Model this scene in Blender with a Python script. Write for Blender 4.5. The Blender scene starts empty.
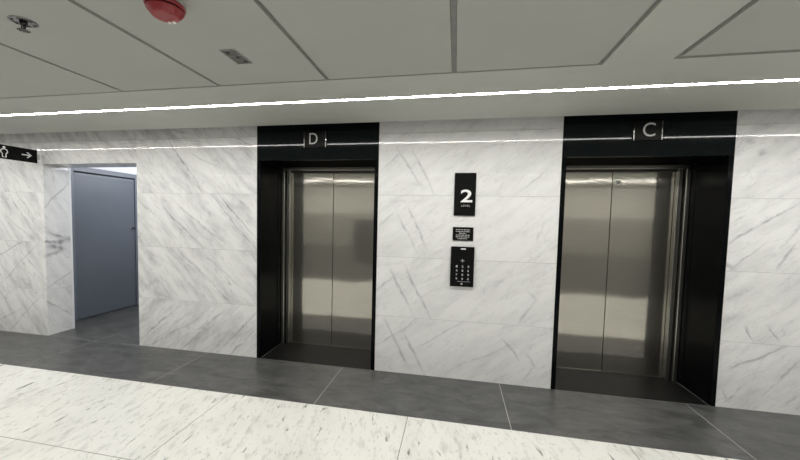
import bpy, bmesh, math, random
from mathutils import Vector, Matrix

scene = bpy.context.scene
COL = scene.collection

# ------------------------------------------------------------------ camera
cam_data = bpy.data.cameras.new('camera')
cam = bpy.data.objects.new('camera', cam_data)
COL.objects.link(cam)
cam_data.sensor_fit = 'HORIZONTAL'
cam_data.sensor_width = 36.0
cam_data.lens = 352.9 / 800.0 * 36.0
cam_data.shift_x = 14.02 / 800.0
cam_data.shift_y = 9.81 / 800.0
cam_data.clip_start = 0.02
right = Vector((0.98093643, 0.19304914, 0.02226552))
up = Vector((-0.03271962, 0.05113419, 0.99815566))
fwd = Vector((-0.19155456, 0.97985577, -0.05647589))
m = Matrix.Identity(4)
for i in range(3):
    m[i][0] = right[i]; m[i][1] = up[i]; m[i][2] = -fwd[i]
m[0][3], m[1][3], m[2][3] = 0.0, -3.5835, 1.6
cam.matrix_world = m
scene.camera = cam

# ------------------------------------------------------------------ world, light, exposure
world = bpy.data.worlds.new('world')
scene.world = world
world.use_nodes = True
world.node_tree.nodes['Background'].inputs[0].default_value = (0.9, 0.95, 1.0, 1)
world.node_tree.nodes['Background'].inputs[1].default_value = 0.05
STRIP = 90.0           # radiance of the strip light near the marble wall
STRIP_BACK = 135.0      # radiance of the strip light on the other side of the lobby
CORRIDOR_W = 36.0
ld = bpy.data.lights.new('corridor_light', 'AREA')
ld.shape = 'RECTANGLE'; ld.size = 0.5; ld.size_y = 1.6
ld.energy = CORRIDOR_W; ld.color = (0.90, 0.94, 1.0)
lo = bpy.data.objects.new('corridor_light', ld)
COL.objects.link(lo)
lo.location = (-4.1, 1.75, 2.5)
lo.rotation_euler = (0, math.radians(55), 0)
scene.view_settings.view_transform = 'Standard'
scene.view_settings.look = 'None'
scene.view_settings.exposure = 0.0
scene.view_settings.gamma = 1.0
scene.view_settings.use_curve_mapping = False

random.seed(5)

# ------------------------------------------------------------------ helpers
def new_mat(name):
    mt = bpy.data.materials.new(name)
    mt.use_nodes = True
    nt = mt.node_tree
    b = nt.nodes['Principled BSDF']
    return mt, nt, b

def simple(name, col, rough=0.5, metal=0.0, noise=0.06, scale=20.0, bump=0.0, ior=1.5, spec=0.5):
    """principled material with a slight procedural variation"""
    mt, nt, b = new_mat(name)
    b.inputs['Roughness'].default_value = rough
    b.inputs['Metallic'].default_value = metal
    b.inputs['IOR'].default_value = ior
    b.inputs['Specular IOR Level'].default_value = spec
    tc = nt.nodes.new('ShaderNodeTexCoord')
    nz = nt.nodes.new('ShaderNodeTexNoise')
    nz.inputs['Scale'].default_value = scale
    nz.inputs['Detail'].default_value = 4
    nt.links.new(tc.outputs['Object'], nz.inputs['Vector'])
    rp = nt.nodes.new('ShaderNodeValToRGB')
    rp.color_ramp.elements[0].color = tuple(c * (1 - noise) for c in col) + (1,)
    rp.color_ramp.elements[1].color = tuple(min(1, c * (1 + noise)) for c in col) + (1,)
    rp.color_ramp.elements[0].position = 0.3
    rp.color_ramp.elements[1].position = 0.7
    nt.links.new(nz.outputs['Fac'], rp.inputs['Fac'])
    nt.links.new(rp.outputs['Color'], b.inputs['Base Color'])
    if bump:
        bp = nt.nodes.new('ShaderNodeBump')
        bp.inputs['Strength'].default_value = bump
        bp.inputs['Distance'].default_value = 0.002
        nt.links.new(nz.outputs['Fac'], bp.inputs['Height'])
        nt.links.new(bp.outputs['Normal'], b.inputs['Normal'])
    return mt

def obj(name, bm, mat, parent=None, smooth=False, bevel=0.0, loc=None):
    me = bpy.data.meshes.new(name)
    bm.normal_update()
    bm.to_mesh(me); bm.free()
    if mat:
        me.materials.append(mat)
    o = bpy.data.objects.new(name, me)
    COL.objects.link(o)
    if parent:
        o.parent = parent
    if loc:
        o.location = loc
    if smooth:
        for p in me.polygons:
            p.use_smooth = True
    if bevel:
        md = o.modifiers.new('bevel', 'BEVEL')
        md.width = bevel; md.segments = 2; md.limit_method = 'ANGLE'
    return o

def box(bm, x0, x1, y0, y1, z0, z1):
    vs = [bm.verts.new((x, y, z)) for x in (x0, x1) for y in (y0, y1) for z in (z0, z1)]
    for f in ((0, 1, 3, 2), (4, 6, 7, 5), (0, 4, 5, 1), (2, 3, 7, 6), (0, 2, 6, 4), (1, 5, 7, 3)):
        bm.faces.new([vs[i] for i in f])
    return vs

def boxes(*bs):
    bm = bmesh.new()
    for b in bs:
        box(bm, *b)
    return bm

def lathe(bm, prof, seg=40, axis='Z', origin=(0, 0, 0)):
    """revolve (r, h) pairs about an axis"""
    rings = []
    for r, h in prof:
        ring = []
        for k in range(seg):
            a = 2 * math.pi * k / seg
            if axis == 'Z':
                v = (r * math.cos(a), r * math.sin(a), h)
            else:
                v = (r * math.cos(a), h, r * math.sin(a))
            ring.append(bm.verts.new(Vector(v) + Vector(origin)))
        rings.append(ring)
    for a, b in zip(rings, rings[1:]):
        for k in range(seg):
            bm.faces.new((a[k], a[(k + 1) % seg], b[(k + 1) % seg], b[k]))
    bm.faces.new(rings[0][::-1]); bm.faces.new(rings[-1])
    bmesh.ops.recalc_face_normals(bm, faces=bm.faces[:])
    return bm

def tube(bm, a, b, r, seg=10):
    a = Vector(a); b = Vector(b); d = (b - a).normalized()
    q = d.to_track_quat('Z', 'Y').to_matrix()
    r0 = []; r1 = []
    for k in range(seg):
        t = 2 * math.pi * k / seg
        o = q @ Vector((r * math.cos(t), r * math.sin(t), 0))
        r0.append(bm.verts.new(a + o)); r1.append(bm.verts.new(b + o))
    for k in range(seg):
        bm.faces.new((r0[k], r0[(k + 1) % seg], r1[(k + 1) % seg], r1[k]))
    bm.faces.new(r0[::-1]); bm.faces.new(r1)

def prism(bm, pts, d0, d1, M):
    """extrude a 2-D outline (u, v) between depths d0 and d1; M maps (u, v, d) to a point"""
    a = [bm.verts.new(M(u, v, d0)) for u, v in pts]
    b = [bm.verts.new(M(u, v, d1)) for u, v in pts]
    n = len(pts)
    bm.faces.new(a[::-1]); bm.faces.new(b)
    for k in range(n):
        bm.faces.new((a[k], a[(k + 1) % n], b[(k + 1) % n], b[k]))
    bmesh.ops.recalc_face_normals(bm, faces=bm.faces[:])

def tag(o, label=None, cat=None, group=None, kind=None):
    if label: o['label'] = label
    if cat: o['category'] = cat
    if group: o['group'] = group
    if kind: o['kind'] = kind
    return o

def thing(name, label, cat, loc=(0, 0, 0), group=None):
    o = bpy.data.objects.new(name, None)
    o.empty_display_size = 0.1
    COL.objects.link(o)
    o.location = loc
    return tag(o, label, cat, group)

def struct(name, bm, mat, parent=None, **k):
    o = obj(name, bm, mat, parent, **k)
    o['kind'] = 'structure'
    return o

def text_mesh(name, body, size, mat, parent, loc, bold=0.0, depth=0.0015, width=None, height=None, spacing=1.0):
    """lettering standing on a wall that faces -Y; loc is the lower left corner of its bounding box"""
    cu = bpy.data.curves.new(name, 'FONT')
    cu.body = body; cu.size = size; cu.extrude = depth / 2; cu.offset = bold
    cu.space_character = spacing
    cu.resolution_u = 6
    to = bpy.data.objects.new(name + '_tmp', cu)
    COL.objects.link(to)
    dg = bpy.context.evaluated_depsgraph_get()
    me = bpy.data.meshes.new_from_object(to.evaluated_get(dg))
    bpy.data.objects.remove(to)
    xs = [v.co.x for v in me.vertices]; ys = [v.co.y for v in me.vertices]
    x0, y0 = min(xs), min(ys)
    sx = width / (max(xs) - x0) if width else 1.0
    sy = height / (max(ys) - y0) if height else (sx if width else 1.0)
    if height and not width: sx = sy
    for v in me.vertices:
        v.co = Vector(((v.co.x - x0) * sx, -v.co.z, (v.co.y - y0) * sy))
    me.materials.clear(); me.materials.append(mat)
    o = bpy.data.objects.new(name, me)
    COL.objects.link(o)
    o.parent = parent; o.location = loc
    return o

# ------------------------------------------------------------------ materials
def vein_group():
    g = bpy.data.node_groups.new('vein', 'ShaderNodeTree')
    for nm, ty in (('UV', 'NodeSocketVector'), ('X', 'NodeSocketFloat'), ('Y', 'NodeSocketFloat'), ('Cos', 'NodeSocketFloat'),
                   ('Sin', 'NodeSocketFloat'), ('Half', 'NodeSocketFloat'), ('Width', 'NodeSocketFloat'), ('Strength', 'NodeSocketFloat'), ('Prev', 'NodeSocketFloat')):
        g.interface.new_socket(nm, in_out='INPUT', socket_type=ty)
    g.interface.new_socket('Out', in_out='OUTPUT', socket_type='NodeSocketFloat')
    N = g.nodes; L = g.links
    gi = N.new('NodeGroupInput'); go = N.new('NodeGroupOutput')
    sp = N.new('ShaderNodeSeparateXYZ'); L.new(gi.outputs['UV'], sp.inputs[0])
    def mth(op, a, b=None, c=None):
        n = N.new('ShaderNodeMath'); n.operation = op
        for i, v in enumerate((a, b, c)):
            if v is None: continue
            if isinstance(v, (int, float)): n.inputs[i].default_value = v
            else: L.new(v, n.inputs[i])
        return n.outputs[0]
    dx = mth('SUBTRACT', sp.outputs[0], gi.outputs['X'])
    dy = mth('SUBTRACT', sp.outputs[1], gi.outputs['Y'])
    al = mth('ABSOLUTE', mth('ADD', mth('MULTIPLY', dx, gi.outputs['Cos']), mth('MULTIPLY', dy, gi.outputs['Sin'])))
    ac = mth('ABSOLUTE', mth('SUBTRACT', mth('MULTIPLY', dy, gi.outputs['Cos']), mth('MULTIPLY', dx, gi.outputs['Sin'])))
    # falls off across the vein and towards its ends
    a1 = mth('MAXIMUM', mth('SUBTRACT', 1.0, mth('DIVIDE', ac, gi.outputs['Width'])), 0.0)
    b1 = mth('MINIMUM', mth('MAXIMUM', mth('MULTIPLY', mth('SUBTRACT', 1.0, mth('DIVIDE', al, gi.outputs['Half'])), 1.5), 0.0), 1.0)
    out = mth('MULTIPLY', mth('MULTIPLY', a1, b1), gi.outputs['Strength'])
    L.new(mth('MAXIMUM', out, gi.outputs['Prev']), go.inputs[0])
    return g
VEIN = vein_group()

def marble(name, veins, base=(0.80, 0.80, 0.79), dark=(0.32, 0.32, 0.33), cloud=0.35, cloud_rot=0.7, seed=0.0, rough=0.035, hair=0.42, vein=1.0):
    """polished white marble; veins = list of (x, y, degrees, half length, width, strength) in slab metres"""
    mt, nt, b = new_mat(name)
    N = nt.nodes; L = nt.links
    b.inputs['Roughness'].default_value = rough
    b.inputs['IOR'].default_value = 1.34
    uv = N.new('ShaderNodeUVMap'); uv.uv_map = 'UVMap'
    ad = N.new('ShaderNodeVectorMath'); ad.operation = 'ADD'; ad.inputs[1].default_value = (seed, seed * 1.7, seed * .6)
    L.new(uv.outputs[0], ad.inputs[0])
    def noise(scale, detail, rough_, vec):
        n = N.new('ShaderNodeTexNoise')
        n.inputs['Scale'].default_value = scale; n.inputs['Detail'].default_value = detail
        n.inputs['Roughness'].default_value = rough_
        L.new(vec, n.inputs['Vector'])
        return n
    wob = noise(4.5, 5, 0.6, ad.outputs[0])
    sc = N.new('ShaderNodeVectorMath'); sc.operation = 'MULTIPLY_ADD'
    sc.inputs[1].default_value = (0.09, 0.09, 0); sc.inputs[2].default_value = (-0.045, -0.045, 0)
    L.new(wob.outputs['Color'], sc.inputs[0])
    du = N.new('ShaderNodeVectorMath'); du.operation = 'ADD'
    L.new(uv.outputs[0], du.inputs[0]); L.new(sc.outputs[0], du.inputs[1])
    prev = None
    for (x, y, deg, half, w, s) in veins:
        n = N.new('ShaderNodeGroup'); n.node_tree = VEIN
        L.new(du.outputs[0], n.inputs['UV'])
        a = math.radians(deg)
        for k, v in (('X', x), ('Y', y), ('Cos', math.cos(a)), ('Sin', math.sin(a)), ('Half', half * 1.3), ('Width', w), ('Strength', s)):
            n.inputs[k].default_value = v * {'Width': 1.25, 'Strength': vein}.get(k, 1.0)
        if prev: L.new(prev, n.inputs['Prev'])
        prev = n.outputs[0]
    # break the veins up
    brk = noise(9.0, 3, 0.6, ad.outputs[0])
    mr = N.new('ShaderNodeMapRange'); mr.inputs[1].default_value = 0.36; mr.inputs[2].default_value = 0.62
    mr.inputs[3].default_value = 0.25; mr.inputs[4].default_value = 1.0
    L.new(brk.outputs['Fac'], mr.inputs[0])
    mu = N.new('ShaderNodeMath'); mu.operation = 'MULTIPLY'
    L.new(prev, mu.inputs[0]); L.new(mr.outputs[0], mu.inputs[1])
    # soft grey clouds stretched along the bedding
    def bedding(ang, sx, sy):
        vr = N.new('ShaderNodeVectorRotate'); vr.rotation_type = 'Z_AXIS'; vr.inputs['Angle'].default_value = -ang
        L.new(ad.outputs[0], vr.inputs['Vector'])
        mp = N.new('ShaderNodeMapping'); mp.inputs['Scale'].default_value = (sx, sy, 1)
        L.new(vr.outputs[0], mp.inputs['Vector'])
        return mp
    mp = bedding(cloud_rot, 1.0, 3.2)
    cl = noise(2.0, 9, 0.66, mp.outputs[0])
    mr2 = N.new('ShaderNodeMapRange'); mr2.inputs[1].default_value = 0.44; mr2.inputs[2].default_value = 0.70
    mr2.inputs[4].default_value = cloud
    L.new(cl.outputs['Fac'], mr2.inputs[0])
    # hairline veins: a ridge of stretched noise
    mp3 = bedding(cloud_rot * 1.1, 0.6, 2.4)
    hn = noise(2.6, 7, 0.6, mp3.outputs[0])
    h1 = N.new('ShaderNodeMath'); h1.operation = 'SUBTRACT'; h1.inputs[1].default_value = 0.5; L.new(hn.outputs['Fac'], h1.inputs[0])
    h2 = N.new('ShaderNodeMath'); h2.operation = 'ABSOLUTE'; L.new(h1.outputs[0], h2.inputs[0])
    h3 = N.new('ShaderNodeMapRange'); h3.inputs[1].default_value = 0.0; h3.inputs[2].default_value = 0.016
    h3.inputs[3].default_value = hair; h3.inputs[4].default_value = 0.0
    L.new(h2.outputs[0], h3.inputs[0])
    h4 = N.new('ShaderNodeMath'); h4.operation = 'MULTIPLY'; L.new(h3.outputs[0], h4.inputs[0]); L.new(mr.outputs[0], h4.inputs[1])
    x1 = N.new('ShaderNodeMath'); x1.operation = 'MAXIMUM'; L.new(mu.outputs[0], x1.inputs[0]); L.new(h4.outputs[0], x1.inputs[1])
    x2 = N.new('ShaderNodeMath'); x2.operation = 'ADD'; x2.use_clamp = True; L.new(x1.outputs[0], x2.inputs[0]); L.new(mr2.outputs[0], x2.inputs[1])
    mix = N.new('ShaderNodeMix'); mix.data_type = 'RGBA'
    mix.inputs[6].default_value = base + (1,); mix.inputs[7].default_value = dark + (1,)
    L.new(x2.outputs[0], mix.inputs[0])
    L.new(mix.outputs[2], b.inputs['Base Color'])
    return mt

V_LEFT = [(9.647, 0.346, -53.8, 0.462, 0.012, 0.7), (9.934, 0.37, -24.1, 0.248, 0.012, 0.4), (10.395, 0.59, -23.9, 0.14, 0.015, 0.5), (9.185, 0.185, -47.2,
    0.22, 0.012, 0.4), (10.206, 0.269, -38.5, 0.396, 0.05, 0.2), (12.566, 0.088, -13.0, 0.187, 0.02, 0.5), (6.821, 0.311, -36.6, 0.537, 0.014, 0.5),
    (7.325, 0.382, -46.8, 0.341, 0.012, 0.8), (7.256, 0.347, -48.2, 0.384, 0.012, 0.6), (6.604, 0.257, -41.3, 0.359, 0.013, 0.6), (6.212, 0.406, -40.3,
    0.247, 0.012, 0.4), (7.432, 0.444, -42.9, 0.195, 0.05, 0.35), (7.043, 0.366, -31.1, 0.411, 0.06, 0.25), (3.903, 0.309, -40.7, 0.483, 0.012, 0.7),
    (3.408, 0.43, -27.9, 0.297, 0.012, 0.35), (4.202, 0.335, -36.9, 0.395, 0.014, 0.4), (3.198, 0.184, 27.6, 0.097, 0.04, 0.6), (4.211, 0.27, -45.0,
    0.059, 0.014, 1.0), (3.3, 0.045, -20.5, 0.163, 0.03, 0.3), (4.413, 0.43, -42.0, 0.222, 0.06, 0.3), (0.326, 0.325, 38.1, 0.386, 0.012, 0.7), (0.85,
    0.234, 42.9, 0.424, 0.013, 0.7), (1.328, 0.275, 44.2, 0.343, 0.013, 0.7), (1.405, 0.172, 43.1, 0.239, 0.013, 0.7), (0.496, 0.211, 29.1, 0.437, 0.012,
    0.4), (1.039, 0.423, 39.5, 0.281, 0.012, 0.4), (0.873, 0.22, 42.1, 0.248, 0.05, 0.3), (1.45, 0.252, 48.0, 0.186, 0.06, 0.3)]
V_CENTRE = [(9.319, 0.282, -57.1, 0.204, 0.014, 0.65), (9.472, 0.221, -62.6, 0.266, 0.014, 0.65), (9.127, 0.342, 40.7, 0.177, 0.013, 0.5), (10.515, 0.155, 40.2,
    0.193, 0.012, 0.5), (9.699, 0.269, 25.2, 0.088, 0.02, 0.3), (10.097, 0.477, 19.1, 0.107, 0.02, 0.25), (9.264, 0.606, 25.2, 0.122, 0.03, 0.3), (9.394,
    0.106, -4.7, 0.129, 0.02, 0.25), (6.289, 0.296, -62.4, 0.232, 0.015, 0.7), (6.422, 0.3, -65.0, 0.225, 0.015, 0.7), (6.119, 0.414, 47.0, 0.182, 0.014,
    0.45), (7.589, 0.268, 67.3, 0.115, 0.012, 0.45), (7.276, 0.443, 37.9, 0.106, 0.03, 0.3), (6.64, 0.078, 26.4, 0.109, 0.02, 0.25), (6.255, 0.571, 5.5,
    0.199, 0.02, 0.3), (3.258, 0.287, -61.0, 0.261, 0.017, 0.7), (3.44, 0.262, -61.6, 0.326, 0.015, 0.7), (3.093, 0.344, 43.7, 0.143, 0.015, 0.6), (4.507,
    0.141, 58.0, 0.134, 0.013, 0.6), (3.507, 0.388, 24.9, 0.183, 0.012, 0.35), (4.542, 0.3, -37.4, 0.065, 0.02, 0.4), (4.228, 0.399, 46.9, 0.095, 0.02,
    0.35), (4.005, 0.094, 55.3, 0.071, 0.012, 0.3), (3.167, 0.553, 9.4, 0.146, 0.03, 0.3), (0.235, 0.307, -62.4, 0.29, 0.017, 0.7), (0.411, 0.222, -62.0,
    0.27, 0.015, 0.75), (0.24, 0.437, 35.4, 0.308, 0.015, 0.55), (0.708, 0.462, 33.9, 0.281, 0.012, 0.5), (1.375, 0.35, -52.6, 0.117, 0.013, 0.6), (1.556,
    0.263, -49.2, 0.073, 0.018, 0.7), (1.524, 0.119, 54.3, 0.14, 0.012, 0.6), (1.028, 0.213, 27.9, 0.298, 0.012, 0.4), (0.378, 0.086, 5.9, 0.116, 0.025,
    0.3)]
V_RIGHT = [(9.109, 0.486, 44.2, 0.026, 0.03, 0.6), (9.199, 0.383, 30.8, 0.035, 0.03, 0.5), (9.292, 0.482, 15.6, 0.032, 0.03, 0.4), (12.046, 0.153, 23.5, 0.021,
    0.03, 0.5), (9.397, 0.376, 38.7, 0.093, 0.03, 0.25), (9.215, 0.198, 39.6, 0.073, 0.03, 0.25), (6.254, 0.422, 36.0, 0.331, 0.012, 0.75), (6.457, 0.324,
    59.5, 0.115, 0.015, 0.7), (6.06, 0.442, 37.2, 0.073, 0.015, 0.4), (6.354, 0.612, 34.9, 0.181, 0.02, 0.3), (6.148, 0.115, 46.8, 0.171, 0.013, 0.55),
    (6.438, 0.149, 64.8, 0.127, 0.013, 0.6), (6.02, 0.045, -32.8, 0.066, 0.02, 0.5), (3.215, 0.089, -60.8, 0.085, 0.012, 0.6), (3.39, 0.095, -52.7, 0.08,
    0.012, 0.65), (3.075, 0.224, 14.4, 0.084, 0.03, 0.5), (3.085, 0.415, 34.3, 0.095, 0.03, 0.3), (3.444, 0.481, 42.6, 0.15, 0.04, 0.25), (0.275, 0.463,
    33.0, 0.287, 0.012, 0.6), (0.48, 0.326, 55.7, 0.21, 0.014, 0.6), (0.143, 0.14, 49.1, 0.118, 0.014, 0.5), (0.06, 0.135, -61.6, 0.08, 0.012, 0.5),
    (0.568, 0.125, 42.4, 0.075, 0.014, 0.5), (0.291, 0.162, 37.1, 0.146, 0.05, 0.2)]
V_END = [(12.135, 0.142, -37.6, 0.253, 0.012, 0.55), (9.082, 0.546, -44.3, 0.461, 0.012, 0.5), (9.099, 0.339, -52.6, 0.353, 0.013, 0.6), (9.009, 0.194, -34.4,
    0.269, 0.013, 0.5), (5.953, 0.552, 26.3, 0.316, 0.013, 0.6), (6.024, 0.334, 41.8, 0.515, 0.012, 0.5), (3.096, 0.275, 42.3, 0.415, 0.012, 0.5), (2.884,
    0.563, 33.8, 0.29, 0.012, 0.4), (12.363, 0.312, -41.3, 0.159, 0.013, 0.4), (6.212, 0.349, -41.7, 0.257, 0.012, 0.5), (2.825, 0.224, 24.7, 0.212,
    0.014, 0.4), (9.308, 0.04, -6.7, 0.144, 0.05, 0.35)]
V_JAMB = [(0.30, 1.14, 20, 0.10, 0.05, 0.85), (0.22, 1.22, -15, 0.12, 0.04, 0.8), (0.36, 1.22, 10, 0.08, 0.03, 0.9), (0.28, 1.30, 25, 0.11, 0.03, 0.7), (0.34, 1.06, -20, 0.10, 0.03, 0.6),
    (0.25, 0.3, 40, 0.4, 0.014, 0.45), (0.3, 1.8, -50, 0.3, 0.014, 0.4), (0.2, 0.75, -30, 0.25, 0.014, 0.4)]
M_marble_c = marble('marble_centre', V_CENTRE, cloud=0.24, cloud_rot=0.62, seed=1.3, hair=0.24, vein=0.95)
M_marble_l = marble('marble_left', V_LEFT, cloud=0.58, cloud_rot=-0.78, seed=4.1, hair=0.36, vein=1.15)
M_marble_lb = marble('marble_left_flipped', V_LEFT, cloud=0.58, cloud_rot=0.72, seed=4.1, hair=0.36, vein=1.15)
M_marble_r = marble('marble_right', V_RIGHT, cloud=0.36, cloud_rot=0.62, seed=7.7, hair=0.28, vein=1.2)
M_marble_e = marble('marble_end', V_END, cloud=0.55, cloud_rot=-0.9, seed=9.2)
M_marble_j = marble('marble_jamb', V_JAMB, cloud=0.30, cloud_rot=0.9, seed=12.4, vein=1.6)

M_backing = simple('slab_joint', (0.45, 0.45, 0.44), 0.8)
M_plaster = simple('ceiling_plaster', (0.50, 0.505, 0.47), 0.75, noise=0.02, scale=3)
M_ceiling = simple('ceiling_panel_paint', (0.44, 0.447, 0.415), 0.75, noise=0.02, scale=3)
M_reveal = simple('ceiling_reveal', (0.32, 0.325, 0.315), 0.7)
M_white = simple('white_paint', (0.80, 0.80, 0.81), 0.6, noise=0.02)
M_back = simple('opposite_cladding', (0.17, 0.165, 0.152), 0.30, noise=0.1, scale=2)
M_back_shaded = simple('opposite_shaded_cladding', (0.085, 0.083, 0.077), 0.30, noise=0.1, scale=2)  # cladding copy with the dimness near the floor put into its colour
M_back_lit = simple('opposite_lit_cladding', (0.33, 0.325, 0.30), 0.30, noise=0.1, scale=2)  # cladding copy with the brightness near the strip put into its colour
M_black = simple('black_polished_stone', (0.0045, 0.0062, 0.007), 0.05, noise=0.2, scale=30, spec=0.16)
M_side = simple('black_side_stone', (0.003, 0.0035, 0.004), 0.12, noise=0.2, scale=30, spec=0.07)
M_soffit = simple('black_soffit', (0.003, 0.003, 0.003), 0.5, noise=0.2, spec=0.03, ior=1.15)
M_sign = simple('black_sign_face', (0.007, 0.007, 0.007), 0.3, noise=0.1, spec=0.08)
M_letter = simple('white_lettering', (0.85, 0.85, 0.85), 0.5, noise=0.02)
M_letter_dim = simple('grey_lettering', (0.42, 0.42, 0.42), 0.5, noise=0.02)
M_letter_mid = simple('pale_grey_lettering', (0.6, 0.6, 0.59), 0.5, noise=0.02)
M_lock = simple('satin_lock_metal', (0.75, 0.74, 0.70), 0.35, 0.6, noise=0.03)
M_chrome = simple('bright_steel', (0.75, 0.75, 0.74), 0.2, 1.0, noise=0.03)
M_dark = simple('dark_gap', (0.012, 0.012, 0.012), 0.6)
M_blue = simple('slate_blue_paint', (0.130, 0.147, 0.172), 0.42, noise=0.03, scale=4)
M_blue_frame = simple('slate_frame_paint', (0.165, 0.185, 0.215), 0.42, noise=0.03)
M_red = simple('red_plastic', (0.29, 0.024, 0.030), 0.35, noise=0.05)
M_reddark = simple('dark_red_plastic', (0.05, 0.006, 0.007), 0.5, noise=0.05)
M_clear = simple('clear_lens', (0.85, 0.82, 0.80), 0.1, noise=0.02)
M_plastic = simple('white_plastic', (0.55, 0.56, 0.54), 0.4, noise=0.02)
M_metal = simple('sprinkler_metal', (0.22, 0.22, 0.215), 0.3, 1.0, noise=0.15, scale=60)
M_metal_dark = simple('sprinkler_body_metal', (0.06, 0.06, 0.06), 0.35, 1.0, noise=0.15, scale=60)
M_grille = simple('grille_metal', (0.12, 0.12, 0.112), 0.5, 0.3, noise=0.25, scale=80)

def brushed(name, col, rough, haze=0.30):
    mt, nt, b = new_mat(name)
    N = nt.nodes; L = nt.links
    b.inputs['Metallic'].default_value = 1.0
    b.inputs['Roughness'].default_value = rough
    b.inputs['Anisotropic'].default_value = 0.35
    tc = N.new('ShaderNodeTexCoord')
    mp = N.new('ShaderNodeMapping'); mp.inputs['Scale'].default_value = (2.0, 2.0, 260.0)
    L.new(tc.outputs['Object'], mp.inputs['Vector'])
    nz = N.new('ShaderNodeTexNoise'); nz.inputs['Scale'].default_value = 2.0; nz.inputs['Detail'].default_value = 3
    L.new(mp.outputs[0], nz.inputs['Vector'])
    rp = N.new('ShaderNodeValToRGB')
    rp.color_ramp.elements[0].color = tuple(c * .93 for c in col) + (1,); rp.color_ramp.elements[0].position = .3
    rp.color_ramp.elements[1].color = tuple(min(1, c * 1.05) for c in col) + (1,); rp.color_ramp.elements[1].position = .7
    L.new(nz.outputs['Fac'], rp.inputs['Fac']); L.new(rp.outputs['Color'], b.inputs['Base Color'])
    # sheet metal is never quite flat
    n2 = N.new('ShaderNodeTexNoise'); n2.inputs['Scale'].default_value = 1.6; n2.inputs['Detail'].default_value = 1
    L.new(tc.outputs['Object'], n2.inputs['Vector'])
    bp = N.new('ShaderNodeBump'); bp.inputs['Strength'].default_value = 0.35; bp.inputs['Distance'].default_value = 0.012
    L.new(n2.outputs['Fac'], bp.inputs['Height']); L.new(bp.outputs['Normal'], b.inputs['Normal'])
    # the brushing adds a wide haze around the sharp reflection
    gl = N.new('ShaderNodeBsdfAnisotropic'); gl.inputs['Roughness'].default_value = 0.36
    L.new(rp.outputs['Color'], gl.inputs['Color'])
    ms = N.new('ShaderNodeMixShader'); ms.inputs[0].default_value = haze
    out = nt.nodes['Material Output']
    L.new(b.outputs[0], ms.inputs[1]); L.new(gl.outputs[0], ms.inputs[2]); L.new(ms.outputs[0], out.inputs['Surface'])
    return mt
M_steel = brushed('brushed_steel', (0.63, 0.61, 0.545), 0.075)
M_steel_trim = brushed('brushed_steel_trim', (0.55, 0.54, 0.50), 0.25)

def emitter(name, col, strength):
    mt, nt, b = new_mat(name)
    b.inputs['Base Color'].default_value = (0.8, 0.8, 0.8, 1)
    b.inputs['Emission Color'].default_value = col + (1,)
    b.inputs['Emission Strength'].default_value = strength
    return mt
M_led = emitter('strip_lens', (1.0, 0.985, 0.95), STRIP)
M_led_back = emitter('strip_lens_opposite', (1.0, 0.985, 0.95), STRIP_BACK)
M_led_cor = emitter('corridor_lens', (0.85, 0.92, 1.0), 2.0)

def grey_stone(name, c0, c1, rough, spec=0.5):
    mt, nt, b = new_mat(name)
    N = nt.nodes; L = nt.links
    b.inputs['Roughness'].default_value = rough
    b.inputs['Specular IOR Level'].default_value = spec
    tc = N.new('ShaderNodeTexCoord')
    mp = N.new('ShaderNodeMapping'); mp.inputs['Scale'].default_value = (1.0, 2.2, 1)
    mp.inputs['Rotation'].default_value = (0, 0, 0.5)
    L.new(tc.outputs['Object'], mp.inputs['Vector'])
    nz = N.new('ShaderNodeTexNoise'); nz.inputs['Scale'].default_value = 3.6; nz.inputs['Detail'].default_value = 12
    nz.inputs['Roughness'].default_value = 0.74; nz.inputs['Distortion'].default_value = 0.6
    L.new(mp.outputs[0], nz.inputs['Vector'])
    rp = N.new('ShaderNodeValToRGB')
    rp.color_ramp.elements[0].color = c0 + (1,); rp.color_ramp.elements[0].position = .35
    rp.color_ramp.elements[1].color = c1 + (1,); rp.color_ramp.elements[1].position = .72
    L.new(nz.outputs['Fac'], rp.inputs['Fac']); L.new(rp.outputs['Color'], b.inputs['Base Color'])
    return mt
M_grey = grey_stone('grey_floor_stone', (0.042, 0.043, 0.042), (0.140, 0.141, 0.138), 0.36)
M_sill = grey_stone('shaded_sill_stone', (0.007, 0.007, 0.007), (0.016, 0.016, 0.016), 0.4, 0.1)  # same grey stone as the border, recess shade put into the colour
M_grout = simple('pale_grout', (0.46, 0.46, 0.44), 0.8)
M_grout_dark = simple('floor_joint', (0.22, 0.215, 0.19), 0.8)

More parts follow.
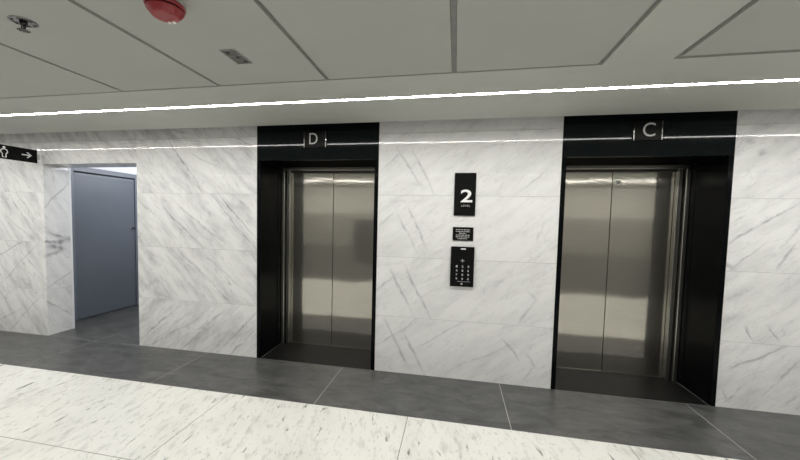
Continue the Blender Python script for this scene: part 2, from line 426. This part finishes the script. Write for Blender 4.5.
def floor_marble():
    mt, nt, b = new_mat('flecked_white_marble')
    N = nt.nodes; L = nt.links
    b.inputs['Roughness'].default_value = 0.22
    tc = N.new('ShaderNodeTexCoord')
    def layer(scale, stretch, rot, lo, hi, amt, det=3.0, off=0.0):
        vr = N.new('ShaderNodeVectorRotate'); vr.rotation_type = 'Z_AXIS'; vr.inputs['Angle'].default_value = -rot
        L.new(tc.outputs['Object'], vr.inputs['Vector'])
        mp = N.new('ShaderNodeMapping'); mp.inputs['Scale'].default_value = (1.0, stretch, 1)
        mp.inputs['Location'].default_value = (off, off, 0)
        L.new(vr.outputs[0], mp.inputs['Vector'])
        nz = N.new('ShaderNodeTexNoise'); nz.inputs['Scale'].default_value = scale; nz.inputs['Detail'].default_value = det
        nz.inputs['Roughness'].default_value = 0.55; nz.inputs['Distortion'].default_value = 0.25
        L.new(mp.outputs[0], nz.inputs['Vector'])
        mr = N.new('ShaderNodeMapRange'); mr.inputs[1].default_value = lo; mr.inputs[2].default_value = hi
        mr.inputs[4].default_value = amt
        L.new(nz.outputs['Fac'], mr.inputs[0])
        return mr.outputs[0]
    def add(a, c):
        n = N.new('ShaderNodeMath'); n.operation = 'ADD'; n.use_clamp = True
        L.new(a, n.inputs[0]); L.new(c, n.inputs[1]); return n.outputs[0]
    f = add(layer(24, 0.22, 0.14, 0.655, 0.70, 0.75), layer(13, 0.16, 0.12, 0.675, 0.72, 0.9, 3.0, 3.3))
    f = add(f, layer(20, 0.34, 0.18, 0.52, 0.72, 0.34, 5.0, 7.1))
    f = add(f, layer(46, 0.4, 0.2, 0.62, 0.70, 0.35, 2.0, 5.1))
    f = add(f, layer(3.0, 0.5, 0.2, 0.45, 0.75, 0.16, 6.0, 1.7))
    mix = N.new('ShaderNodeMix'); mix.data_type = 'RGBA'
    mix.inputs[6].default_value = (0.82, 0.815, 0.77, 1); mix.inputs[7].default_value = (0.24, 0.24, 0.22, 1)
    L.new(f, mix.inputs[0]); L.new(mix.outputs[2], b.inputs['Base Color'])
    return mt
M_floor = floor_marble()

# ------------------------------------------------------------------ the setting
XL, XR = -8.6, 5.6                 # ends of the lobby
YB = -4.72                         # opposite wall
ZC = 2.555                         # underside of the ceiling
ZT = 2.86                          # top of the slot above the ceiling edge
COR = (-5.152, -3.742, 2.207)      # corridor opening: left, right, head
D0, D1 = -2.168, -0.794            # portal of lift D
C0, C1 = 0.955, 2.330              # portal of lift C
REC = 0.56                         # depth of the portals

def slabs(name, x0, x1, zs, mat, off=0.0, lowest=None, gap=0.0025, thick=0.02, base=0.0):
    """a run of marble slabs facing -Y at Y = base with its backing, one course per pair in zs, each course with its own stretch of the veining"""
    bm = bmesh.new()
    ul = bm.loops.layers.uv.new('UVMap')
    for i, (z0, z1) in enumerate(zip(zs, zs[1:])):
        b0 = len(bm.faces)
        box(bm, x0, x1, base, base + thick, z0 + gap / 2, z1 - gap / 2)
        bm.faces.ensure_lookup_table()
        for f in bm.faces[b0:]:
            for l in f.loops:
                u = l.vert.co.x - x0; v = l.vert.co.z - z0
                l[ul].uv = (u + 3.0 * i + off + (l.vert.co.y - base), v)
    o = struct(name, bm, mat)
    if lowest:                             # the lowest course is cut the other way round
        o.data.materials.append(lowest)
        for p in o.data.polygons[:6]:
            p.material_index = 1
    bb = boxes((x0 + .0005, x1 - .0005, base + 0.0035, base + thick - .001, zs[0], zs[-1]))
    struct('wall_backing', bb, M_backing, o)
    return o
ZS = [0.0, 0.597, 1.22, 1.853, 2.48, ZT]
slabs('wall_front', D1, C0, ZS, M_marble_c)
slabs('wall_front', COR[1], D0, ZS, M_marble_l, 0.0, M_marble_lb)
slabs('wall_front', COR[0], COR[1], [COR[2], 2.48, ZT], M_marble_l, 15.3)
slabs('wall_front', XL, COR[0], ZS, M_marble_e)
slabs('wall_front', C1, XR, ZS, M_marble_r)
# solid wall behind the slabs, with the portals and the corridor left open
struct('wall_core', boxes((XL, COR[0], 0.02, 0.30, 0, ZT), (COR[0], COR[1], 0.02, 0.30, COR[2] + .02, ZT),
                          (COR[1], D0, 0.02, 0.34, 0, ZT), (D1, C0, 0.02, 0.66, 0, ZT), (C1, XR, 0.02, 0.66, 0, ZT),
                          (D0 - 0.3, D0, 0.34, 0.66, 0, ZT)), M_white)

# corridor opening: marble jamb, head and white trim at its inner edge
bm = bmesh.new(); ul = bm.loops.layers.uv.new('UVMap')
for (z0, z1) in zip([0, 0.597, 1.22, 1.853], [0.597, 1.22, 1.853, COR[2]]):
    n0 = len(bm.faces)
    box(bm, COR[0], COR[0] + 0.012, 0.0, 0.30, z0 + .0012, z1 - .0012)
    bm.faces.ensure_lookup_table()
    for f in bm.faces[n0:]:
        for l in f.loops:
            l[ul].uv = (0.42 - l.vert.co.y, l.vert.co.z)
struct('trim_1', bm, M_marble_j)
bm = bmesh.new(); ul = bm.loops.layers.uv.new('UVMap')
box(bm, COR[0], COR[1], 0.02, 0.30, COR[2], COR[2] + 0.02)
for f in bm.faces:
    for l in f.loops:
        l[ul].uv = (l.vert.co.x - COR[0], l.vert.co.y)
struct('trim_2', bm, M_marble_l)
struct('trim_3', boxes((COR[0] - 0.02, COR[0] + 0.014, 0.30, 0.325, 0, COR[2]),), M_white)

# corridor behind
XD = -5.48
struct('wall_corridor_left', boxes((XD - 0.12, XD - 0.03, 0.30, 4.0, 0, 2.75)), M_white)
DY0, DY1, DZ = 0.60, 1.60, 2.20
struct('wall_corridor_side', boxes((XD - 0.03, XD, 0.30, DY0 - 0.07, 0, 2.75), (XD - 0.03, XD, DY1 + 0.07, 4.0, 0, 2.75),
                                   (XD - 0.03, XD, DY0 - 0.07, DY1 + 0.07, DZ + 0.085, 2.75)), M_white)
struct('wall_corridor_right', boxes((-3.0, -2.9, 0.34, 4.0, 0, 2.75)), M_white)
struct('wall_corridor_end', boxes((XD - 0.12, -2.9, 4.0, 4.1, 0, 2.75)), M_white)
struct('ceiling_corridor', boxes((XD - 0.12, -2.9, 0.30, 4.0, 2.62, 2.75)), M_white)

# blue door in the corridor's side wall
dr = bpy.data.objects.new('door_1', None); COL.objects.link(dr); dr.location = (XD, (DY0 + DY1) / 2, 0)
tag(dr, 'slate blue flush door in grey blue frame at the side of the corridor opening', 'door', kind='structure')
def at(o, bm):
    bmesh.ops.translate(bm, verts=bm.verts[:], vec=-o.location)
    return bm
obj('door_frame', at(dr, boxes((XD - 0.03, XD + 0.03, DY0 - 0.07, DY0, 0, DZ + 0.085), (XD - 0.03, XD + 0.03, DY1, DY1 + 0.07, 0, DZ + 0.085),
                               (XD - 0.03, XD + 0.03, DY0, DY1, DZ + 0.012, DZ + 0.085))), M_blue_frame, dr, bevel=0.003)
obj('frame_rebate', at(dr, boxes((XD - 0.03, XD - 0.024, DY0, DY1, 0, DZ + 0.012),)), M_dark, dr)
obj('door_leaf', at(dr, boxes((XD - 0.022, XD + 0.012, DY0 + 0.005, DY1 - 0.005, 0.012, DZ - 0.008))), M_blue, dr, bevel=0.002)
obj('top_rail', at(dr, boxes((XD - 0.01, XD + 0.018, DY0 + 0.01, DY1 - 0.01, DZ - 0.045, DZ - 0.012))), M_blue_frame, dr, bevel=0.002)
bm = bmesh.new()
tube(bm, (XD + 0.012, 1.55, 1.36), (XD + 0.06, 1.55, 1.36), 0.012)
tube(bm, (XD + 0.055, 1.57, 1.36), (XD + 0.055, 1.52, 1.36), 0.009)
obj('door_handle', at(dr, bm), M_metal_dark, dr)

# floor: flecked white marble, grey border tiles on both sides
bm = bmesh.new()
fx = [XL, -6.81, -5.19, -3.57, -1.95, -0.33, 1.29, 2.91, 4.53, XR]
fy = [-3.92, -3.56, -2.64, -1.722, -0.80]
for a, b in zip(fx, fx[1:]):
    for c, d in zip(fy, fy[1:]):
        box(bm, a + .0028, b - .0028, c + (.0028 if c > -3.9 else 0), d - (.0028 if d < -.81 else 0), -0.02, 0.0)
fl = struct('floor', bm, M_floor)
struct('floor_joint', boxes((XL, XR, -3.92, -0.80, -0.03, -0.0015)), M_grout_dark, fl)
gx = [XL, -7.60, -6.02, -4.392, -2.80, -1.148, 0.478, 2.095, 3.71, XR]
bm = bmesh.new()
for a, b in zip(gx, gx[1:]):
    box(bm, a + .003, b - .003, -0.80, -0.004, -0.02, 0.0)
    box(bm, a + .003, b - .003, YB, -3.92, -0.02, 0.0)
fb = struct('floor_border', bm, M_grey)
struct('border_joint', boxes((XL, XR, -0.80, 0.0, -0.03, -0.001), (XL, XR, YB, -3.92, -0.03, -0.001)), M_grout, fb)
bm = boxes((COR[0], -4.395, 0.001, 1.3, -0.02, 0.0), (-4.389, -2.9, 0.001, 1.3, -0.02, 0.0), (-5.6, COR[0], 0.30, 1.3, -0.02, 0.0),
           (-5.6, -4.395, 1.304, 4.1, -0.02, 0.0), (-4.389, -2.9, 1.304, 4.1, -0.02, 0.0))
cf = struct('floor_corridor', bm, M_grey)
struct('corridor_joint', boxes((-5.6, -2.9, 0.0, 4.1, -0.03, -0.001)), M_grout, cf)

# ceiling: panels with shadow reveals, slot along the wall
T = ZC + 0.02
L0, L1 = -0.823, -0.783            # strip light opening
BL0, BL1 = -3.92, -3.88            # opposite strip light opening
gxs = [XL, -2.583, -1.733, -0.895, -0.040, 0.8165]
hw = [0, .014, .014, .014, .016, .014]
bm = bmesh.new()
box(bm, 1.222, XR, BL1, -1.266, ZC, T)
for i in range(5):
    box(bm, gxs[i] + hw[i], gxs[i + 1] - hw[i + 1], BL1, -1.228, ZC, T)
ce = struct('ceiling', bm, M_ceiling)
struct('ceiling_border', boxes((XL, XR, L1, -0.15, ZC, T), (XL, XR, -1.210, L0, ZC, T),
       (0.8305, 1.190, BL1, -1.210, ZC, T), (1.190, XR, -1.234, -1.210, ZC, T), (XL, XR, YB, BL0, ZC, T)), M_plaster, ce)
struct('ceiling_reveal', boxes((XL, XR, YB, BL0 - 0.0, T + .001, ZT), (XL, XR, BL1, L0, T + .001, ZT), (XL, XR, L1, -0.15, T + .001, ZT)), M_reveal, ce)
struct('ceiling_top', boxes((XL, XR, YB, 0.66, ZT + .001, ZT + 0.06)), M_reveal, ce)

# opposite and end walls
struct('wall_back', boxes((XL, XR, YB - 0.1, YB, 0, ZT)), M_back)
struct('wall_back_shaded_band', boxes((XL, XR, YB, YB + 0.008, 0.001, 0.85)), M_back_shaded)  # added band, painted-in shade that darkens the steel doors' reflection
struct('wall_back_lit_band', boxes((XL, XR, YB, YB + 0.008, 1.75, ZC)), M_back_lit)  # added band, painted-in light that brightens the top of the doors' reflection
struct('wall_back_reflection_patch', boxes((-2.78, -2.12, YB, YB + 0.012, 0.35, 1.60)), M_black)  # added panel, only there for the dark patch mirrored in the left doors
struct('wall_left', boxes((XL - 0.1, XL, YB, 0.0, 0, ZT)), M_white)
struct('wall_right', boxes((XR, XR + 0.1, YB, 0.0, 0, ZT)), M_white)

# ------------------------------------------------------------------ strip lights in the ceiling
def strip_light(label, y0, y1, mat, zl):
    yc = (y0 + y1) / 2
    t = thing('strip_light', label, 'ceiling light', ((XL + XR) / 2, yc, ZC), 'strip lights in the ceiling')
    x0, x1 = XL - t.location.x, XR - t.location.x
    w = (y1 - y0) / 2 - 0.001
    obj('channel', boxes((x0, x1, -w, -w + .003, 0.0005, 0.05), (x0, x1, w - .003, w, 0.0005, 0.05), (x0, x1, -w, w, 0.05, 0.056)), M_plastic, t)
    bm = bmesh.new()
    n = 24
    for k in range(n):
        a = x0 + (x1 - x0) * k / n; b = x0 + (x1 - x0) * (k + 1) / n
        vs = [bm.verts.new(v) for v in ((a, -w + .003, zl), (a, w - .003, zl), (b, w - .003, zl), (b, -w + .003, zl))]
        bm.faces.new(vs)
    bmesh.ops.remove_doubles(bm, verts=bm.verts[:], dist=1e-5)
    for v in bm.verts:
        pass
    bmesh.ops.recalc_face_normals(bm, faces=bm.faces[:])
    if bm.faces[:][0].normal.z > 0:
        bmesh.ops.reverse_faces(bm, faces=bm.faces[:])
    obj('lens', bm, mat, t)
    return t
strip_light('long glowing strip light recessed in the ceiling along the marble wall', L0, L1, M_led, 0.003)
strip_light('strip light at the far side of the lobby, mirrored in the steel doors', BL0, BL1, M_led_back, 0.003)

# ------------------------------------------------------------------ lifts
def elevator(x0, x1, split, label, lock=None):
    xc = (x0 + x1) / 2
    t = thing('elevator', label, 'elevator', (xc, 0, 0), 'elevators in the marble wall')
    a, b = x0 - xc, x1 - xc; s = split - xc
    e = 0.042                                  # visible edge of the side panels
    HB = 2.220                                 # underside of the header
    obj('header_panel', boxes((a, b, -0.004, 0.03, HB, ZT - .002)), M_black, t, bevel=0.002)
    obj('side_panel', boxes((a, a + e, -0.004, REC + 0.06, 0.001, HB - .0005)), M_side, t, bevel=0.002)
    obj('side_panel', boxes((b - e, b, -0.004, REC + 0.06, 0.001, HB - .0005)), M_side, t, bevel=0.002)
    obj('soffit_panel', boxes((a + e, b - e, 0.030, REC + 0.06, HB, HB + 0.03)), M_soffit, t)
    ai, bi = a + e, b - e
    sill = obj('threshold', boxes((ai + .004, bi - .004, 0.0, REC - 0.012, -0.02, 0.002)), M_sill, t)
    obj('threshold_joint', boxes((ai, ai + .004, 0.0, REC, -0.02, 0.001)), M_grout, sill)
    obj('threshold_joint', boxes((bi - .004, bi, 0.0, REC, -0.02, 0.001)), M_grout, sill)
    obj('door_track', boxes((ai + 0.08, bi - 0.08, REC - 0.010, REC + 0.05, -0.02, 0.004)), M_steel_trim, t)
    # steel head with a shadow gap above the doors
    hd = obj('door_head', boxes((ai, bi, REC - 0.06, REC + 0.05, 2.180, HB - .001)), M_steel_trim, t, bevel=0.003)
    obj('head_gap', boxes((ai + .06, bi - .06, REC - 0.02, REC + 0.05, 2.160, 2.180)), M_dark, hd)
    for sd in (1, -1):
        w = ai if sd == 1 else bi
        def bx(u0, u1, y0, y1, z0, z1):
            p, q = w + sd * u0, w + sd * u1
            return (min(p, q), max(p, q), y0, y1, z0, z1)
        jb = obj('door_jamb', boxes(bx(0.0, 0.044, REC - 0.085, REC + 0.05, 0.002, 2.179)), M_steel_trim, t, bevel=0.008)
        obj('jamb_return', boxes(bx(0.058, 0.098, REC - 0.055, REC + 0.05, 0.004, 2.179)), M_steel_trim, jb, bevel=0.006)
        obj('jamb_gap', boxes(bx(0.042, 0.060, REC - 0.02, REC + 0.05, 0.003, 2.179)), M_dark, jb)
    p0, p1 = ai + 0.10, bi - 0.10
    for k, (u, v) in enumerate(((p0, s - 0.0025), (s + 0.0025, p1))):
        dp = obj('door_panel', boxes((u, v, REC, REC + 0.035, 0.008, 2.162)), M_steel, t, bevel=0.003)
        if lock and k == 1:
            bm = bmesh.new()
            lx, lz = lock[0] - xc, lock[1]
            lathe(bm, [(0.026, 0.0), (0.026, -0.004), (0.021, -0.008), (0.015, -0.004)], 28, 'Y', (lx, REC, lz))
            lk = obj('lock_ring', bm, M_lock, dp, smooth=True)
            bm = bmesh.new()
            lathe(bm, [(0.0145, 0.0), (0.0145, -0.0045)], 20, 'Y', (lx, REC, lz))
            obj('lock_hole', bm, M_metal, dp)
        if not lock and k == 1:
            obj('door_sticker', boxes((s + 0.012, s + 0.038, REC - 0.0008, REC + 0.001, 0.625, 0.66)), M_plastic, dp)
    obj('door_gap', boxes((s - 0.004, s + 0.004, REC + 0.01, REC + 0.03, 0.008, 2.16), (p0, p1, REC + .036, REC + .05, 0.0, 2.18)), M_dark, t)
    return t
elevator(D0, D1, -1.478, 'left elevator, closed brushed steel doors in black stone portal under the letter D')
elevator(C0, C1, 1.612, 'right elevator, closed brushed steel doors with round lock under the letter C', lock=(1.672, 2.045))

def letter_sign(ch, x0, x1, z0, z1, lx0, lx1, lz0, lz1, label):
    xc = (x0 + x1) / 2
    t = thing('letter_sign', label, 'sign', (xc, -0.004, z0), 'letter signs over the elevators')
    w = (x1 - x0) / 2; h = z1 - z0
    obj('plate', boxes((-w, w, -0.018, 0.0, 0, h)), M_sign, t, bevel=0.002)
    for sx in (-1, 1):
        bm = bmesh.new()
        tube(bm, (sx * (w + .006), -0.012, 0.0), (sx * (w + .006), -0.012, h), 0.006, 12)
        obj('side_trim', bm, M_chrome, t, smooth=True)
    text_mesh('letter', ch, 0.14, M_letter_mid, t, (lx0 - xc, -0.0185, lz0 - z0), bold=-0.0004, width=lx1 - lx0, height=lz1 - lz0)
    return t
letter_sign('D', -1.602, -1.374, 2.349, 2.520, -1.548, -1.456, 2.382, 2.498, 'small black plate with grey letter D above the left elevator')
letter_sign('C', 1.545, 1.755, 2.357, 2.530, 1.607, 1.705, 2.390, 2.510, 'small black plate with grey letter C above the right elevator')

# ------------------------------------------------------------------ signs between the lifts
t = thing('level_sign', 'tall black LEVEL 2 sign on the marble between the elevators', 'sign', (0.0825, 0, 1.657))
obj('plate', boxes((-0.1035, 0.1035, -0.012, 0.0, 0, 0.420)), M_sign, t, bevel=0.0015)
text_mesh('numeral', '2', 0.18, M_letter, t, (0.042 - 0.0825, -0.0125, 1.790 - 1.657), bold=0.003, width=0.112, height=0.124)
text_mesh('lettering', 'LEVEL', 0.03, M_letter_dim, t, (0.052 - 0.0825, -0.0125, 1.747 - 1.657), bold=0.0004, width=0.084, height=0.018, spacing=1.15)

t = thing('notice_plaque', 'small black plaque with tiny rows of lettering between level sign and keypad', 'sign', (0.0765, 0, 1.410))
obj('plate', boxes((-0.0995, 0.0995, -0.010, 0.0, 0, 0.134)), M_sign, t, bevel=0.0015)
rows = [(0.005, 0.145, 1.518), (0.005, 0.145, 1.500), (0.038, 0.105, 1.483), (0.008, 0.140, 1.465), (0.006, 0.138, 1.447), (0.024, 0.118, 1.429)]
random.seed(3)
for i, (u, v, z) in enumerate(rows):
    bm = bmesh.new()
    x = u
    while x < v:
        w = min(random.uniform(0.012, 0.034), v - x)
        box(bm, x - 0.0765, x + w - 0.0765, -0.0105, -0.0095, z - 1.410 - .003, z - 1.410 + .005)
        x += w + 0.005
    obj('text_row', bm, M_letter_dim, t)

t = thing('keypad', 'black wall keypad with small grey digits below the notice plaque', 'keypad', (0.079, 0, 0.953))
obj('housing', boxes((-0.114, 0.114, -0.022, 0.0, 0, 0.398)), M_sign, t, bevel=0.004)
obj('sensor_window', boxes((-0.018, 0.030, -0.0235, -0.021, 0.371, 0.382)), M_letter, t, bevel=0.001)
bm = boxes((-0.016, 0.020, -0.0232, -0.0215, 0.2565, 0.2625), (-0.001, 0.005, -0.0232, -0.0215, 0.243, 0.276))
obj('star_mark', bm, M_letter_dim, t)
keys = '123456789*0#'
for i, ch in enumerate(keys):
    r, c = divmod(i, 3)
    kx = -0.052 + c * 0.056; kz = 0.202 - r * 0.0415
    k = obj('key', boxes((kx - 0.020, kx + 0.020, -0.0230, -0.0215, kz - 0.014, kz + 0.014)), M_black, t)
    text_mesh('key_digit', ch, 0.03, M_letter if ch == '*' else M_letter_dim, k, (kx - 0.0085, -0.0235, kz - 0.011), bold=0.0009, width=0.017, height=0.022)
bm = boxes((-0.045, 0.085, -0.0232, -0.0215, 0.050, 0.0525))
obj('divider_line', bm, M_letter_dim, t)
bm = bmesh.new(); lathe(bm, [(0.010, -0.0215), (0.010, -0.0235)], 18, 'Y', (0.000, 0, 0.028))
obj('call_button', bm, M_letter_dim, t)

# ------------------------------------------------------------------ projecting washroom sign
SX = -5.18
t = thing('washroom_sign', 'black projecting sign with washroom figure and white arrow at left edge', 'sign', (SX, -0.02, 2.211))
obj('panel', boxes((-0.012, 0.0, -0.66, -0.012, 0.0, 0.162)), M_sign, t, bevel=0.002)
obj('wall_bracket', boxes((-0.010, -0.003, -0.014, 0.019, 0.05, 0.11)), M_plastic, t)
def F(u, v, d):                                # u along Y, v up, d out of the face
    return (d, u, v)
bm = bmesh.new()
ya, za = -0.11, 0.083                          # arrow
prism(bm, [(ya - 0.065, za - .006), (ya + 0.030, za - .006), (ya + 0.030, za + .006), (ya - 0.065, za + .006)], 0.0002, 0.0012, F)
for sg in (1, -1):
    prism(bm, [(ya + 0.040, za), (ya - 0.004, za + sg * 0.036), (ya - 0.016, za + sg * 0.030), (ya + 0.018, za)], 0.0002, 0.0012, F)
obj('arrow', bm, M_letter, t)
bm = bmesh.new()
yf = -0.345                                    # outlined standing figure
def disc(cu, cv, r0, r1, n=20):
    for k in range(n):
        p, q = 2 * math.pi * k / n, 2 * math.pi * (k + 1) / n
        prism(bm, [(cu + r0 * math.cos(p), cv + r0 * math.sin(p)), (cu + r1 * math.cos(p), cv + r1 * math.sin(p)),
                   (cu + r1 * math.cos(q), cv + r1 * math.sin(q)), (cu + r0 * math.cos(q), cv + r0 * math.sin(q))], 0.0002, 0.0012, F)
disc(yf, 0.134, 0.004, 0.013)
for sg in (1, -1):
    def seg(p, q, w):
        (u0, v0), (u1, v1) = p, q
        dx, dy = u1 - u0, v1 - v0; l = math.hypot(dx, dy); nx, ny = -dy / l * w, dx / l * w
        prism(bm, [(yf + sg * (u0 + nx), v0 + ny), (yf + sg * (u0 - nx), v0 - ny), (yf + sg * (u1 - nx), v1 - ny), (yf + sg * (u1 + nx), v1 + ny)], 0.0002, 0.0012, F)
    seg((0.002, 0.118), (0.026, 0.106), 0.004)
    seg((0.026, 0.108), (0.034, 0.078), 0.004)
    seg((0.034, 0.079), (0.017, 0.062), 0.004)
    seg((0.017, 0.064), (0.017, 0.020), 0.004)
    seg((0.018, 0.022), (0.003, 0.022), 0.004)
obj('figure', bm, M_letter, t)

# ------------------------------------------------------------------ ceiling fittings
t = thing('fire_alarm', 'red round fire alarm sounder on the ceiling at the top edge', 'fire alarm', (-1.303, -2.176, ZC))
bm = bmesh.new(); lathe(bm, [(0.067, 0.0), (0.067, -0.016), (0.062, -0.019)], 48); obj('mounting_base', bm, M_plastic, t)
bm = bmesh.new(); lathe(bm, [(0.064, -0.018), (0.073, -0.021), (0.074, -0.030), (0.070, -0.035), (0.060, -0.036)], 48); obj('rim', bm, M_red, t)
bm = bmesh.new(); lathe(bm, [(0.061, -0.035), (0.061, -0.044)], 48); obj('sounder_slot', bm, M_reddark, t, smooth=True)
bm = bmesh.new(); lathe(bm, [(0.060, -0.043), (0.069, -0.044), (0.066, -0.049), (0.056, -0.062), (0.049, -0.070), (0.042, -0.072)], 48); bd = obj('body', bm, M_red, t)
for k in range(2):
    a = 1.25 + k * 0.62
    bm = bmesh.new(); lathe(bm, [(0.008, 0.0), (0.008, -0.006), (0.005, -0.008)], 14, 'Z', (0.036 * math.cos(a), 0.036 * math.sin(a), -0.071))
    obj('flasher_lens', bm, M_clear, t)

t.scale = (1.10, 1.10, 1.0)

t = thing('fire_sprinkler', 'metal fire sprinkler with round ceiling plate in the upper left corner', 'sprinkler', (-2.165, -2.14, ZC))
bm = bmesh.new(); lathe(bm, [(0.053, 0.0), (0.053, -0.003), (0.046, -0.006), (0.036, -0.004)], 40); obj('escutcheon', bm, M_metal, t, smooth=False)
for k in range(6):
    a = k * math.pi / 3
    bm = bmesh.new()
    lathe(bm, [(0.007, -0.004), (0.007, -0.0062)], 10, 'Z', (0.040 * math.cos(a), 0.040 * math.sin(a), 0))
    obj('vent_hole', bm, M_dark, t)
bm = bmesh.new(); lathe(bm, [(0.015, -0.004), (0.015, -0.016), (0.011, -0.020), (0.009, -0.026)], 20); obj('body', bm, M_metal_dark, t, smooth=True)
for sx in (-1, 1):
    bm = bmesh.new()
    tube(bm, (sx * 0.010, 0, -0.016), (sx * 0.014, 0, -0.032), 0.003); tube(bm, (sx * 0.014, 0, -0.032), (sx * 0.003, 0, -0.050), 0.003)
    obj('frame_arm', bm, M_metal_dark, t)
bm = bmesh.new(); tube(bm, (0, 0, -0.024), (0, 0, -0.047), 0.0028); obj('heat_bulb', bm, M_reddark, t)
bm = bmesh.new()
lathe(bm, [(0.006, -0.048), (0.010, -0.052), (0.010, -0.054)], 16)
for k in range(10):
    a = k * math.pi / 5
    def P(u, v, d, a=a):
        return (u * math.cos(a) - v * math.sin(a), u * math.sin(a) + v * math.cos(a), d)
    prism(bm, [(0.007, -0.0028), (0.024, -0.0042), (0.024, 0.0042), (0.007, 0.0028)], -0.0545, -0.0530, P)
obj('deflector', bm, M_metal_dark, t)
t.scale = (1.06, 1.06, 0.82)

t = thing('ceiling_grille', 'small grey rectangular metal grille plate set in the ceiling', 'vent', (-1.318, -1.632, ZC))
obj('plate', boxes((-0.046, 0.046, -0.088, 0.088, -0.003, 0.0)), M_grille, t, bevel=0.001)
for (px, py) in ((-0.018, -0.056), (0.006, 0.006), (0.020, 0.062)):
    bm = bmesh.new(); lathe(bm, [(0.012, -0.0028), (0.012, -0.0045), (0.006, -0.0045)], 16, 'Z', (px, py, 0))
    obj('socket_hole', bm, M_dark, t)
obj('edge_frame', boxes((-0.050, -0.044, -0.092, 0.092, -0.005, 0), (0.044, 0.050, -0.092, 0.092, -0.005, 0), (-0.044, 0.044, -0.092, -0.086, -0.005, 0),
                        (-0.044, 0.044, 0.086, 0.092, -0.005, 0), (-0.044, 0.044, -0.021, -0.017, -0.005, 0)), M_reveal, t)
